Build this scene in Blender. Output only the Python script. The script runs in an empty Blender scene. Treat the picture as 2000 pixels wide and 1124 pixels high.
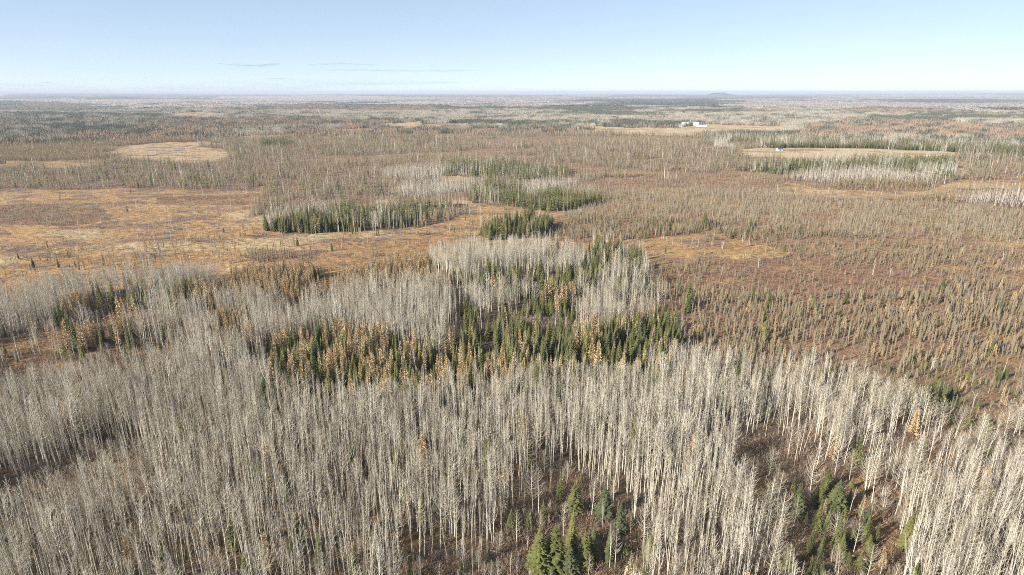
import bpy, math, random
import numpy as np
from mathutils import Vector, Matrix
R = math.radians
rng = np.random.default_rng(11)
random.seed(5)
S = bpy.context.scene
C = S.collection

# ------------------------------------------------------------------ camera
CAM_H = 110.0
FPX = 1200.0                       # focal length in photo pixels (photo 2000 x 1124)
HOR = 181.0
PITCH = math.atan((562 - HOR) / FPX)
cam = bpy.data.cameras.new('camera')
co = bpy.data.objects.new('camera', cam); C.objects.link(co)
cam.sensor_width = 36.0; cam.lens = 36.0 * FPX / 2000.0
cam.clip_start = 1.0; cam.clip_end = 200000.0
co.location = (0, 0, CAM_H); co.rotation_euler = (math.pi / 2 - PITCH, 0, 0)
S.camera = co

# ------------------------------------------------------------------ sky, sun, exposure
SUN_EL, SUN_AZ = 26.0, 238.0       # azimuth clockwise from +Y: behind the camera to the left
w = bpy.data.worlds.new("World"); S.world = w; w.use_nodes = True
nt = w.node_tree; nt.nodes.clear()
sky = nt.nodes.new('ShaderNodeTexSky'); sky.sky_type = 'NISHITA'; sky.sun_disc = False
sky.sun_elevation = R(SUN_EL); sky.sun_rotation = R(SUN_AZ)
sky.altitude = 300; sky.air_density = 0.5; sky.dust_density = 0.0; sky.ozone_density = 3.0
gm = nt.nodes.new('ShaderNodeGamma'); gm.inputs[1].default_value = 0.48
vs = nt.nodes.new('ShaderNodeVectorMath'); vs.operation = 'SCALE'; vs.inputs['Scale'].default_value = 1.58
bg = nt.nodes.new('ShaderNodeBackground'); bg.inputs[1].default_value = 0.15
out = nt.nodes.new('ShaderNodeOutputWorld')
nt.links.new(sky.outputs[0], gm.inputs[0]); nt.links.new(gm.outputs[0], vs.inputs[0]); nt.links.new(vs.outputs[0], bg.inputs[0]); nt.links.new(bg.outputs[0], out.inputs[0])
sd = bpy.data.lights.new('sun', 'SUN'); sd.energy = 5.0; sd.angle = R(0.53); sd.color = (1.0, 0.93, 0.83)
so = bpy.data.objects.new('sun', sd); C.objects.link(so); so.location = (-300, -300, 400)
az, el = R(SUN_AZ), R(SUN_EL)
sdir = Vector((math.sin(az) * math.cos(el), math.cos(az) * math.cos(el), math.sin(el)))
so.rotation_euler = (-sdir).to_track_quat('-Z', 'Y').to_euler()
S.view_settings.view_transform = 'Standard'; S.view_settings.look = 'None'
S.view_settings.exposure = 0.80; S.view_settings.gamma = 1.0
try: S.cycles.use_denoising = False
except Exception: pass
S.cycles.filter_width = 1.0; S.cycles.max_bounces = 6; S.cycles.diffuse_bounces = 3; S.cycles.volume_bounces = 0
S.cycles.transparent_max_bounces = 8

# ------------------------------------------------------------------ projection (photo pixel <-> ground)
cp, sp = math.cos(PITCH), math.sin(PITCH)
def ground_of(px, py):
    x = (px - 1000.0) / FPX; y = -(py - 562.0) / FPX
    dz = -sp + y * cp; dy = cp + y * sp
    t = CAM_H / -dz
    return x * t, dy * t
def px_of(X, Y, Z=0.0):
    zz = Z - CAM_H
    depth = Y * cp - zz * sp
    up = Y * sp + zz * cp
    depth = np.maximum(depth, 1e-3)
    return 1000 + FPX * X / depth, 562 - FPX * up / depth
def height_for(X, Y, top):
    y = -(top - 562.0) / FPX            # solve (Y sp + zz cp) = y (Y cp - zz sp)
    zz = Y * (y * cp - sp) / (cp + y * sp)
    return zz + CAM_H

# ------------------------------------------------------------------ numpy noise
def _hash(ix, iy, s):
    h = (ix.astype(np.int64) * 374761393 + iy.astype(np.int64) * 668265263 + s * 1442695041) & 0xffffffff
    h = ((h ^ (h >> 13)) * 1274126177) & 0xffffffff
    h = ((h ^ (h >> 16)) * 2246822519) & 0xffffffff
    return ((h ^ (h >> 15)) & 0xffffff) / float(0xffffff)
def vnoise(x, y, s=0):
    x = np.asarray(x, float); y = np.asarray(y, float)
    ix = np.floor(x); iy = np.floor(y); fx = x - ix; fy = y - iy
    fx = fx * fx * (3 - 2 * fx); fy = fy * fy * (3 - 2 * fy)
    a = _hash(ix, iy, s); b = _hash(ix + 1, iy, s); c = _hash(ix, iy + 1, s); d = _hash(ix + 1, iy + 1, s)
    return (a * (1 - fx) + b * fx) * (1 - fy) + (c * (1 - fx) + d * fx) * fy
def fbm(x, y, s=0, o=4):
    v = 0; a = 0.5; t = 0
    for k in range(o):
        v = v + a * vnoise(x * 2 ** k + 17.3 * k, y * 2 ** k - 9.1 * k, s + k); t += a; a *= 0.5
    return v / t

# ------------------------------------------------------------------ land cover, drawn on the ground
A, Yg, L, Cn, B, T, M, Sd, Ss, Rr, G, F, O, W, D, K, X, P = range(18)
N = None
POLYS = [
 (Yg,[(-300,232),(0,230),(255,224),(250,215),(0,216),(-300,220)]), (Cn,[(-200,212),(55,210),(50,199),(-200,200)]), (M, [(-200,219),(170,218),(240,212),(60,208),(-200,210)]),
 (M, [(-300,262),(0,256),(140,250),(410,246),(410,233),(240,226),(0,232),(-300,236)]), (Cn,[(40,226),(330,232),(330,227),(40,222)]),
 (K, [(275,246),(560,250),(750,246),(760,236),(560,232),(280,234)]), (Yg,[(500,232),(1000,236),(1170,236),(1170,222),(1000,216),(500,218)]),
 (T, [(140,286),(400,280),(400,266),(260,262),(140,264)]), (T, [(-400,335),(0,316),(205,312),(200,290),(0,284),(-400,290)]), (M, [(-300,284),(140,280),(140,258),(-300,258)]),
 (Cn,[(232,270),(282,268),(280,258),(236,259)]), (K, [(380,290),(580,288),(620,274),(500,268),(400,268)]), (Cn,[(520,287),(580,286),(570,276),(525,277)]),
 (Cn,[(880,244),(1000,248),(1020,241),(900,239)]), (Cn,[(1090,226),(1260,230),(1300,224),(1100,218)]), (Yg,[(1300,232),(1700,236),(1720,224),(1300,220)]),
 (M, [(1480,292),(1900,302),(2300,310),(2300,282),(1900,274),(1700,270),(1480,274)]), (Cn,[(1500,290),(1740,292),(1740,286),(1500,285)]), (Cn,[(1840,300),(2050,304),(2050,292),(1850,290)]),
 (M, [(1380,270),(1540,272),(1540,258),(1390,260)]), (Cn,[(1380,266),(1540,268),(1540,262),(1390,262)]), (K, [(1570,262),(2300,268),(2300,240),(1700,236),(1570,244)]), (Yg,[(1860,244),(2300,248),(2300,236),(1860,236)]),
 (K, [(-600,378),(-100,370),(0,362),(280,366),(500,370),(620,384),(700,392),(760,380),(770,330),(500,306),(430,306),(300,312),(0,330),(-600,352)]),
 # far open country
 (G, [(-500,330),(0,327),(60,324),(120,330),(190,322),(130,313),(60,316),(-500,322)]),
 (W, [(195,300),(230,286),(330,278),(420,275),(440,281),(390,286),(440,290),(458,302),(440,314),(380,317),(300,315),(230,311)]),
 (W, [(340,222),(400,218),(460,223),(400,230),(350,229)]),
 (G, [(480,266),(560,264),(570,268),(490,270)]),
 (G, [(630,253),(720,250),(730,256),(640,259)]),
 (W, [(745,241),(820,236),(815,243),(930,242),(935,251),(800,252),(750,251)]),
 (G, [(930,253),(700,256),(750,260),(900,262)]) if 0 else (N, []),
 (F, [(1160,247),(1230,250),(1330,249),(1380,243),(1520,246),(1525,257),(1400,262),(1330,265),(1240,263),(1160,259)]),
 (P, [(1200,241),(1240,238),(1345,238),(1345,246),(1300,249),(1215,250)]),
 (F, [(1440,289),(1560,288),(1640,290),(1740,293),(1865,298),(1870,318),(1800,314),(1700,311),(1600,309),(1520,307),(1440,304)]),
 (F, [(1740,262),(1800,262),(1860,265),(1810,268),(1745,267)]),
 (G, [(1840,305),(1880,318),(1880,345),(1860,335)]),
 # wooded rise on the right of the bog
 (M, [(1420,330),(1500,318),(1700,312),(1860,312),(1870,338),(1860,350),(1500,338)]),
 (Yg,[(1520,348),(1600,334),(1700,333),(1815,345),(1815,362),(1700,364),(1600,358)]),
 (T, [(1620,366),(1660,357),(1800,358),(1815,368),(1700,372)]),
 (G, [(1500,372),(1530,352),(1600,368),(1700,376),(1800,376),(1870,352),(2100,348),(2600,352),(2600,362),(2000,366),(1900,368),(1760,388),(1700,392),(1600,388)]),
 (Yg,[(1860,392),(1960,378),(2300,378),(2300,402),(1900,404)]),
 (T, [(1730,392),(1860,385),(1870,402),(1760,404)]),
 # left grass bog
 (G, [(-1500,470),(-300,385),(0,372),(280,370),(500,372),(540,360),(560,375),(530,400),(525,430),(560,440),(700,392),(740,385),(830,398),(940,396),(960,410),(1100,404),(1230,398),(1180,418),(1070,425),(1060,470),(1270,462),(1300,470),(1330,470),(1270,530),(1240,500),(1000,500),(850,530),(560,560),(400,570),(200,600),(0,640),(-600,760),(-1500,900)]),
 (Ss,[(-400,410),(0,402),(90,398),(200,408),(215,430),(150,442),(0,440),(-400,460)]),
 (Rr,[(300,385),(520,378),(520,398),(300,402)]),
 (Ss,[(455,500),(500,488),(560,490),(590,500),(520,512)]),
  (K, [(500,425),(520,385),(540,352),(740,330),(760,382),(700,394),(640,396),(560,415)]),
 # island of spruce and birch
 (M, [(528,452),(535,430),(600,412),(720,402),(830,400),(930,404),(925,418),(860,432),(760,444),(620,458)]),
 (Yg,[(525,446),(532,428),(600,410),(650,408),(640,418),(560,430),(550,450)]),
 (Cn,[(560,455),(580,440),(700,430),(720,445),(620,458)]),
 (K, [(800,440),(840,420),(925,412),(920,425),(860,436)]),
 (Cn,[(948,458),(960,440),(1010,432),(1060,436),(1072,450),(1050,462),(1010,470),(965,470)]),
 # second island group
 (Yg,[(740,345),(755,330),(860,322),(870,330),(870,352),(800,352)]),
 (G, [(860,345),(950,338),(960,352),(880,358)]),
 (M, [(865,345),(880,322),(1000,326),(1100,335),(1105,350),(1000,360),(960,352)]),
 (Cn,[(868,340),(880,322),(960,328),(1060,335),(1050,345),(960,340)]),
 (Yg,[(755,375),(790,360),(930,358),(960,366),(950,378),(860,382),(790,386)]),
 (Yg,[(1000,372),(1060,358),(1130,358),(1125,370),(1050,382)]),
 (M, [(925,385),(960,362),(1010,372),(1080,382),(1190,388),(1190,402),(1100,414),(1010,410),(940,402)]),
 (Cn,[(1010,402),(1080,386),(1190,392),(1190,404),(1100,416),(1010,412)]),
 # the spruce bog on the right
 (Sd,[(1120,420),(1180,400),(1260,372),(1500,380),(1760,395),(2000,405),(3200,420),(3200,520),(2000,470),(1700,470),(1480,455),(1330,445),(1120,448)]),
 (Ss,[(1330,470),(1480,455),(1700,468),(2000,468),(3200,520),(3200,720),(2000,560),(1650,560),(1400,585),(1310,560),(1260,500)]),
 (G, [(1240,465),(1300,456),(1400,456),(1500,474),(1560,490),(1500,506),(1400,500),(1330,515),(1290,505),(1250,515)]),
 (G, [(1900,470),(2200,465),(2300,480),(1950,482)]),
 (G, [(1860,520),(2000,515),(2300,530),(2000,530)]),
 (Rr,[(1370,505),(1500,500),(1700,520),(1900,560),(1700,575),(1500,570),(1390,560)]),
 (Sd,[(1300,640),(1320,580),(1400,590),(1500,592),(1600,600),(1700,590),(1900,595),(2100,590),(3400,700),(3400,860),(2100,715),(1900,712),(1800,720),(1700,712),(1560,705),(1300,712)]),
 (D, [(1450,735),(1500,712),(1700,712),(1900,712),(2100,715),(3400,860),(3400,1100),(2100,860),(1850,860),(1700,800),(1600,760)]),
 # left mixed wood
 (X, [(-1500,820),(-600,690),(0,600),(200,572),(380,552),(500,548),(530,620),(510,700),(400,745),(200,765),(-200,790),(-1500,1200)]),
 (O, [(-40,668),(90,652),(190,610),(245,572),(268,588),(205,640),(100,684),(-40,700)]),
 (M, [(215,610),(300,604),(320,612),(300,622),(220,624)]),
 (T, [(380,590),(440,545),(540,524),(700,532),(850,508),(870,520),(850,548),(700,572),(560,586),(520,612),(480,600),(420,620)]),
 (A, [(470,600),(500,600),(520,640),(480,660),(400,690),(300,690),(320,660)]),
 (T, [(390,640),(480,632),(500,660),(450,680),(400,670)]),
 # middle aspens, mixed wood and belt
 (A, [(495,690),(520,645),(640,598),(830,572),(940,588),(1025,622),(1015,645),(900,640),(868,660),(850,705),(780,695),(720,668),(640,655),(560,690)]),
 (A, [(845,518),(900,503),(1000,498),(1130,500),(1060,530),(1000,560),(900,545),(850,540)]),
 (M, [(880,560),(1000,555),(1100,500),(1240,500),(1262,510),(1290,600),(1310,720),(1000,740),(870,620)]),
 (Cn,[(885,548),(1000,545),(1010,560),(930,572)]),
 (Cn,[(1120,500),(1180,478),(1244,500),(1250,540),(1190,540)]),
 (L, [(1140,600),(1180,580),(1260,590),(1275,640),(1200,665),(1130,650)]),
 (O, [(925,640),(980,628),(1130,632),(1150,655),(1050,662),(950,655)]),
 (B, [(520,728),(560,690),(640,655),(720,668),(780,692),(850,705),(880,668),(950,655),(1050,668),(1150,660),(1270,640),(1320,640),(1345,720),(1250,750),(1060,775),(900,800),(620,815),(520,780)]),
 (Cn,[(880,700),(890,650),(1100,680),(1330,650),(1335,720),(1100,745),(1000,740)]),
 # foreground
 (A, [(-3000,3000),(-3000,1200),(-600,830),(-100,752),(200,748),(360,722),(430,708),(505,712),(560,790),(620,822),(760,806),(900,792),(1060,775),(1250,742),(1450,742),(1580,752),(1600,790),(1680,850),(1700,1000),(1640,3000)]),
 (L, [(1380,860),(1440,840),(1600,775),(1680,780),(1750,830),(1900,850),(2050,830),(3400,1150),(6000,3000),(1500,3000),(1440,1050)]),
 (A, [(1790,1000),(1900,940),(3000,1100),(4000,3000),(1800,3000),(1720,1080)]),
 (O, [(1470,960),(1490,900),(1560,930),(1640,925),(1715,960),(1735,1060),(1730,1200),(1700,1500),(1520,1400),(1510,1120),(1500,1060)]),
 (O, [(1700,880),(1760,850),(1860,870),(1900,900),(1800,905)]),
 (O, [(760,1400),(800,1110),(880,1080),(960,1060),(1010,1010),(1030,950),(1100,930),(1170,950),(1225,1010),(1250,1050),(1200,1120),(1190,1220),(1050,1500)]),
 (O, [(-80,1075),(30,1045),(110,1035),(190,1000),(275,955),(262,895),(190,885),(110,915),(30,935),(-80,960)]),
 (O, [(1415,960),(1442,875),(1475,885),(1480,960),(1490,1000),(1452,1025)]),
 (A, [(-60,650),(0,606),(200,574),(380,553),(430,546),(430,566),(250,582),(90,630),(-60,676)]),
 (O, [(-60,700),(100,694),(240,694),(350,684),(400,700),(345,738),(200,762),(60,778),(-60,790)]), (Cn,[(260,705),(300,702),(310,728),(262,735)]),
]
POLYS = [(c, np.array(p, float)) for c, p in POLYS if p]
def inside(px, py, poly):
    r = np.zeros(px.shape, bool); n = len(poly); j = n - 1
    for i in range(n):
        xi, yi = poly[i]; xj, yj = poly[j]
        if yi != yj:
            c = (yi > py) != (yj > py)
            r ^= c & (px < (xj - xi) * (py - yi) / (yj - yi) + xi)
        j = i
    return r
def cover(Xa, Ya):
    Xa = np.asarray(Xa, float); Ya = np.asarray(Ya, float)
    d = np.hypot(Xa, Ya)
    amp = 0.016 * d + 2
    wx = Xa + amp * (fbm(Xa / np.maximum(40, d / 13), Ya / np.maximum(40, d / 13), 3, 4) - .5) * 2.6
    wy = Ya + amp * (fbm(Xa / np.maximum(40, d / 13), Ya / np.maximum(40, d / 13), 9, 4) - .5) * 4.2
    px, py = px_of(wx, wy)
    py = np.where(Ya < 5, 5000.0, py)
    # far default: patches of aspen, conifer and tamarack
    sc = 420.0 + 0.05 * d
    sy = 330 + .085 * d; n1 = fbm(Xa / (sc * 2.0), Ya / sy, 21, 5); n2 = fbm(Xa / (sc * 1.6), Ya / (sy * .8), 41, 5)
    far = np.where(n1 > .495, Yg, np.where(n2 > .545, Cn, np.where(n1 < .41, T, np.where(n2 < .40, M, K))))
    far = np.where(n1 * .5 + n2 * .5 > .60, A, far)
    mid = np.full(px.shape, K)
    n3 = fbm(Xa / 260, Ya / 260, 61, 4)
    mid = np.where(n3 > .60, Ss, mid); mid = np.where(n3 < .36, Rr, mid)
    lim = 258 + 16 * (fbm(Xa / 500, Ya / 900, 5, 2) - .5) + np.where(px < 560, 22, 0) + np.where(px > 1400, 26, 0)
    r = np.where(py < lim, far, mid)
    leftT = (px < 620) & (py >= 262) & (py < 312) & (n3 > .40); r = np.where(leftT, np.where(n2 > .52, K, T), r)
    r = np.where((py > 372) & (px >= 1100), Sd, r)
    r = np.where((py > 745), A, r)
    r = np.where(Ya < 5, A, r)
    for c, poly in POLYS:
        x0, y0 = poly.min(0); x1, y1 = poly.max(0)
        m = (px > x0) & (px < x1) & (py > y0) & (py < y1)
        if m.any():
            k = np.where(m)
            ins = inside(px[k], py[k], poly)
            r[tuple(a[ins] for a in k)] = c
    return r

# ------------------------------------------------------------------ materials
def mat(name, base, var=None, rough=.85, rnd=0.0, noise=0.0, nscale=2.0, second=None, nfac=None, coord='Object'):
    m = bpy.data.materials.new(name); m.use_nodes = True; t = m.node_tree; n = t.nodes; l = t.links
    b = n['Principled BSDF']; b.inputs['Roughness'].default_value = rough
    b.inputs['Specular IOR Level'].default_value = 0.2
    oi = n.new('ShaderNodeObjectInfo')
    ramp = n.new('ShaderNodeValToRGB'); e = ramp.color_ramp.elements
    cols = var or [base]
    e[0].position = 0; e[0].color = (*cols[0], 1)
    if len(cols) > 1:
        e[1].position = 1; e[1].color = (*cols[-1], 1)
        for i, c in enumerate(cols[1:-1]):
            q = e.new((i + 1) / (len(cols) - 1)); q.color = (*c, 1)
    else: e[1].color = (*cols[0], 1)
    l.new(oi.outputs['Random'], ramp.inputs[0])
    src = ramp.outputs[0]
    if noise:
        tc = n.new('ShaderNodeTexCoord'); no = n.new('ShaderNodeTexNoise'); no.inputs['Scale'].default_value = nscale
        no.inputs['Detail'].default_value = 3
        l.new(tc.outputs['Object'], no.inputs['Vector'])
        mr = n.new('ShaderNodeMapRange'); mr.inputs['From Min'].default_value = .3; mr.inputs['From Max'].default_value = .7
        mr.inputs['To Min'].default_value = 1 - noise; mr.inputs['To Max'].default_value = 1 + noise
        l.new(no.outputs[0], mr.inputs[0])
        mx = n.new('ShaderNodeVectorMath'); mx.operation = 'SCALE'
        l.new(src, mx.inputs[0]); l.new(mr.outputs[0], mx.inputs['Scale']); src = mx.outputs[0]
    l.new(src, b.inputs['Base Color'])
    return m
MT = {}
MT['aspen_bark'] = mat('aspen_bark', 0, [(.76,.70,.575),(.60,.55,.43),(.84,.79,.69),(.56,.525,.39)], noise=.18, nscale=1.5)
MT['aspen_twig'] = mat('aspen_twig', 0, [(.50,.44,.34),(.38,.33,.25),(.59,.53,.43),(.42,.38,.275)], noise=.1)
MT['spruce_bark'] = mat('spruce_bark', 0, [(.16,.12,.09)], noise=.3)
MT['spruce'] = mat('spruce_needles', 0, [(.18,.185,.06),(.125,.14,.052),(.23,.215,.07),(.105,.125,.062)], noise=.35, nscale=1.2)
MT['spruce_far'] = mat('dark_conifer_needles', 0, [(.085,.09,.06),(.12,.12,.075),(.07,.078,.06)], noise=.3)
MT['tamarack_far'] = mat('tamarack_wood', 0, [(.36,.245,.15),(.30,.225,.15),(.28,.19,.12)], noise=.2)
MT['pine'] = mat('pine_needles', 0, [(.22,.24,.05),(.16,.19,.05)], noise=.35, nscale=.8)
MT['tamarack'] = mat('tamarack_twigs', 0, [(.58,.42,.22),(.50,.365,.20),(.54,.43,.26),(.42,.33,.20)], noise=.2)
MT['bog'] = mat('bog_spruce_needles', 0, [(.29,.25,.145),(.32,.245,.16),(.24,.22,.11),(.34,.29,.215),(.30,.20,.125)], noise=.25)
MT['bogfar'] = mat('bog_wood', 0, [(.25,.19,.14),(.30,.205,.14),(.18,.16,.11),(.29,.235,.20),(.27,.175,.125)], noise=.25)
MT['snag'] = mat('dead_birch_bark', 0, [(.58,.54,.48),(.45,.42,.38)])
MT['brush'] = mat('brush_twigs', 0, [(.25,.18,.135),(.33,.215,.13),(.23,.18,.155),(.36,.30,.225),(.20,.155,.115)], noise=.2)
MT['grassy'] = mat('sedge', 0, [(.34,.19,.08),(.27,.15,.07),(.40,.26,.12)], noise=.2)

# ------------------------------------------------------------------ mesh builder
class MB:
    def __init__(s): s.v = []; s.f = []; s.m = []
    def tri(s, a, b, c, m=0):
        i = len(s.v); s.v += [tuple(a), tuple(b), tuple(c)]; s.f.append((i, i + 1, i + 2)); s.m.append(m)
    def quad(s, a, b, c, d, m=0):
        i = len(s.v); s.v += [tuple(a), tuple(b), tuple(c), tuple(d)]; s.f.append((i, i + 1, i + 2, i + 3)); s.m.append(m)
    def tube(s, pts, rad, n=3, m=0):
        base = len(s.v); pts = [Vector(p) for p in pts]
        for k, p in enumerate(pts):
            t = (pts[min(k + 1, len(pts) - 1)] - pts[max(k - 1, 0)]).normalized()
            u = t.orthogonal().normalized(); vv = t.cross(u)
            for j in range(n):
                a = 2 * math.pi * j / n
                s.v.append(tuple(p + (u * math.cos(a) + vv * math.sin(a)) * rad[k]))
        for k in range(len(pts) - 1):
            for j in range(n):
                a = base + k * n + j; b = base + k * n + (j + 1) % n
                s.f.append((a, b, b + n, a + n)); s.m.append(m)
    def box(s, x0, x1, y0, y1, z0, z1, m=0):
        i = len(s.v)
        s.v += [(x, y, z) for z in (z0, z1) for x, y in ((x0, y0), (x1, y0), (x1, y1), (x0, y1))]
        for q in ((0,3,2,1),(4,5,6,7),(0,1,5,4),(1,2,6,5),(2,3,7,6),(3,0,4,7)):
            s.f.append(tuple(i + k for k in q)); s.m.append(m)
    def add(s, o, M=None, moff=0):
        i = len(s.v)
        s.v += [tuple(M @ Vector(p)) for p in o.v] if M else list(o.v)
        s.f += [tuple(i + k for k in q) for q in o.f]; s.m += [q + moff for q in o.m]
    def mesh(s, name, mats):
        me = bpy.data.meshes.new(name); me.from_pydata(s.v, [], s.f)
        for mm in mats: me.materials.append(mm)
        me.polygons.foreach_set('material_index', s.m); me.update(); return me

rr = random.uniform
# every builder returns (trunk MB, crown MB)
def aspen(h=17, spread=1.5, low=.45, nb=34, big=False, lod=0):
    t, c = MB(), MB()
    bx, by = rr(-.5, .5), rr(-.5, .5); ph = rr(0, 6)
    def axis(z):
        u = z / h; return Vector((bx * u * u + .12 * math.sin(ph + u * 5), by * u * u + .12 * math.cos(ph * 2 + u * 4), z))
    r0 = .0067 * h * (1.5 if big else 1)
    K_ = 8 if lod == 0 else 3
    t.tube([axis(h * k / K_) for k in range(K_ + 1)], [r0 * (1 - .88 * (k / K_) ** 1.1) for k in range(K_ + 1)], 5 if lod == 0 else 3)
    if not lod and not big and random.random() < .45:
        fz = h * rr(.4, .62); fa = rr(0, 6.28); fl = h - fz - rr(.5, 2.5); f0 = axis(fz); lat = rr(.6, 1.5)
        fp = [f0, f0 + Vector((math.cos(fa) * lat * .6, math.sin(fa) * lat * .6, fl * .35)), f0 + Vector((math.cos(fa) * lat, math.sin(fa) * lat, fl))]
        t.tube(fp, [r0 * .5, r0 * .38, r0 * .1], 4)
        for k in range(12):
            q = rr(.35, 1); p = fp[1].lerp(fp[2], q); a = rr(0, 6.28); ln = rr(.5, 1.1)
            e_ = p + Vector((math.cos(a) * ln, math.sin(a) * ln, ln * 1.2)); c.tube([p, e_], [.02, .008], 3)
    if lod:
        for k in range(16):
            z = h * rr(low, .98); u = (z / h - low) / (1 - low); a = rr(0, 6.28)
            ln = spread * (1.1 - .6 * u) * rr(.7, 1.2)
            p = axis(z); q = p + Vector((math.cos(a) * ln, math.sin(a) * ln, ln * rr(1.0, 1.9)))
            sd_ = Vector((-math.sin(a), math.cos(a), 0)) * .09
            c.tri(p - sd_, p + sd_, q)
        return t, c
    for k in range(nb):
        u = (k + rr(0, 1)) / nb
        z = h * (low + (.97 - low) * u); a = k * 2.4 + rr(-.5, .5)
        env = math.sin(min(1, (u * .85 + .22)) * math.pi) ** .7
        ln = spread * (.35 + env) * rr(.65, 1.25)
        up = rr(1.1, 2.3) if not big else rr(.45, 1.1)
        p0 = axis(z); d0 = Vector((math.cos(a), math.sin(a), up)).normalized()
        d1 = Vector((math.cos(a + rr(-.3, .3)), math.sin(a + rr(-.3, .3)), up + rr(.6, 1.4))).normalized()
        p1 = p0 + d0 * ln * .5; p2 = p1 + d1 * ln * .6
        rb = max(.018, r0 * .28 * (1 - .5 * u)) * (1.3 if big else 1)
        c.tube([p0, p1, p2], [rb, rb * .65, rb * .25], 3)
        for q in range(11 if big else 9):
            s_ = rr(.25, 1.0); pp = p0.lerp(p1, s_ * 2) if s_ < .5 else p1.lerp(p2, s_ * 2 - 1)
            dd = (d1 + Vector((rr(-1, 1), rr(-1, 1), rr(-.1, 1.0))) * (.75 if big else .48)).normalized()
            tl = ln * rr(.25, .5); sd_ = dd.orthogonal().normalized() * .019
            if q % 2: sd_ = dd.cross(sd_.normalized()) * .019
            c.tri(pp - sd_, pp + sd_, pp + dd * tl)
    return t, c
def spruce(h=13, rad=2.1, lod=0, droop=.25, narrow=1.0, club=False, sparse=1.0):
    t, c = MB(), MB()
    t.tube([(0, 0, 0), (0, 0, h * .5), (0, 0, h * .97)], [.012 * h, .008 * h, .02], 5 if lod == 0 else 3)
    if lod == 2:
        nl = 3
        for k in range(nl):
            z0 = h * (.06 + .3 * k); z1 = min(h, z0 + h * .45); r_ = rad * narrow * (1 - .28 * k)
            a0 = rr(0, 6); apex = (rr(-.1, .1), rr(-.1, .1), z1)
            ring = [(r_ * rr(.7, 1.15) * math.cos(a0 + j * 1.257), r_ * rr(.7, 1.15) * math.sin(a0 + j * 1.257), z0 + rr(-.6, .4)) for j in range(5)]
            for j in range(5): c.tri(ring[j], ring[(j + 1) % 5], apex)
        return t, c
    nl = int((44 if lod == 0 else 13) * (h / 12) ** .4)
    nbr = (12 if lod == 0 else 6)
    for k in range(nl):
        u = (k + .3 * rr(-1, 1)) / nl; u = max(0, u)
        z = h * (.05 + .93 * u)
        prof = (1 - u) ** .85 * (0.75 + .25 * math.sin(min(1, u * 6) * 1.57))
        if club: prof = .45 + .35 * math.sin(u * 9 + h) * .3 + (.35 if u > .8 else 0); prof *= (1 - max(0, u - .85) * 5.5) * (1.1 - .4 * u)
        r_ = max(.12, rad * narrow * prof)
        for j in range(nbr):
            if rr(0, 1) > sparse * (.93 - .25 * (u < .15)): continue
            a = j * 6.283 / nbr + rr(-.35, .35) + k * .7
            ln = r_ * rr(.5, 1.3); wd = max(.11, ln * rr(.15, .30)) if lod == 0 else ln * .5 + .1
            ca, sa = math.cos(a), math.sin(a)
            zt = z - ln * droop * rr(.6, 1.4) + ln * .05
            tip = Vector((ca * ln, sa * ln, zt)); root = Vector((ca * ln * .12, sa * ln * .12, z))
            md = root.lerp(tip, .55); sd_ = Vector((-sa, ca, 0)) * wd
            md.z += ln * .06
            l_ = md + sd_ - Vector((0, 0, wd * .55)); rgt = md - sd_ - Vector((0, 0, wd * .55))
            c.tri(root, l_, tip); c.tri(root, tip, rgt)
            if lod == 0 and ln > .5:
                tip2 = root.lerp(tip, .8) + Vector((rr(-.2, .2), rr(-.2, .2), -.30 * wd - .15))
                c.tri(l_, rgt, tip2)
    return t, c
def tamarack(h=13, rad=1.3, lod=0):
    t, c = MB(), MB()
    t.tube([(0, 0, 0), (0, 0, h * .5), (0, 0, h)], [.009 * h, .006 * h, .015], 4 if lod == 0 else 3)
    n = 330 if lod == 0 else 46
    for k in range(n):
        u = (k + rr(0, 1)) / n; z = h * (.10 + .88 * u); a = rr(0, 6.28)
        ln = rad * ((1 - u) ** .7 + .08) * rr(.6, 1.2); ca, sa = math.cos(a), math.sin(a)
        p = Vector((0, 0, z)); q = p + Vector((ca * ln, sa * ln, ln * rr(-.15, .45)))
        wv = (.035 + .03 * ln) * (1 if lod == 0 else 3.2)
        md = p.lerp(q, .6); s_ = Vector((-sa * wv, ca * wv, rr(-.05, .05)))
        c.tri(p, md + s_, q); c.tri(p, q, md - s_ + Vector((0, 0, -wv * .8)))
        if lod == 0 and ln > .4: c.tri(p.lerp(q, .35), q, p.lerp(q, .7) + Vector((rr(-.1, .1), rr(-.1, .1), rr(.2, .42))))
    return t, c
def bogspruce(h=8, lod=0):
    if lod == 2: return spruce(h, .95, 2)
    return spruce(h, .95, lod, droop=.45, club=random.random() < .55, sparse=.82)
def pine(h=17):
    t, c = MB(), MB()
    t.tube([(0, 0, 0), (.2, 0, h * .5), (.1, .1, h * .96)], [.24, .16, .04], 6)
    for k in range(46):
        u = k / 46; z = h * (.18 + .8 * u); a = k * 2.4 + rr(-.4, .4)
        ln = 3.7 * (1 - u) ** .55 * rr(.55, 1.2) + .4
        tip = Vector((math.cos(a) * ln, math.sin(a) * ln, z + ln * .18)); p = Vector((.1, 0, z - .2))
        c.tube([p, tip], [.06, .02], 3, 1)
        for q in range(16):
            o = p.lerp(tip, rr(.35, 1.05)) + Vector((rr(-.6, .6), rr(-.6, .6), rr(-.1, .5)))
            v1 = Vector((rr(-1, 1), rr(-1, 1), rr(-.3, .6))).normalized() * rr(.35, .65)
            v2 = Vector((rr(-1, 1), rr(-1, 1), rr(-.2, .5))).normalized() * rr(.3, .6)
            c.tri(o - v1 * .5, o + v2, o + v1)
    return t, c
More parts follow.
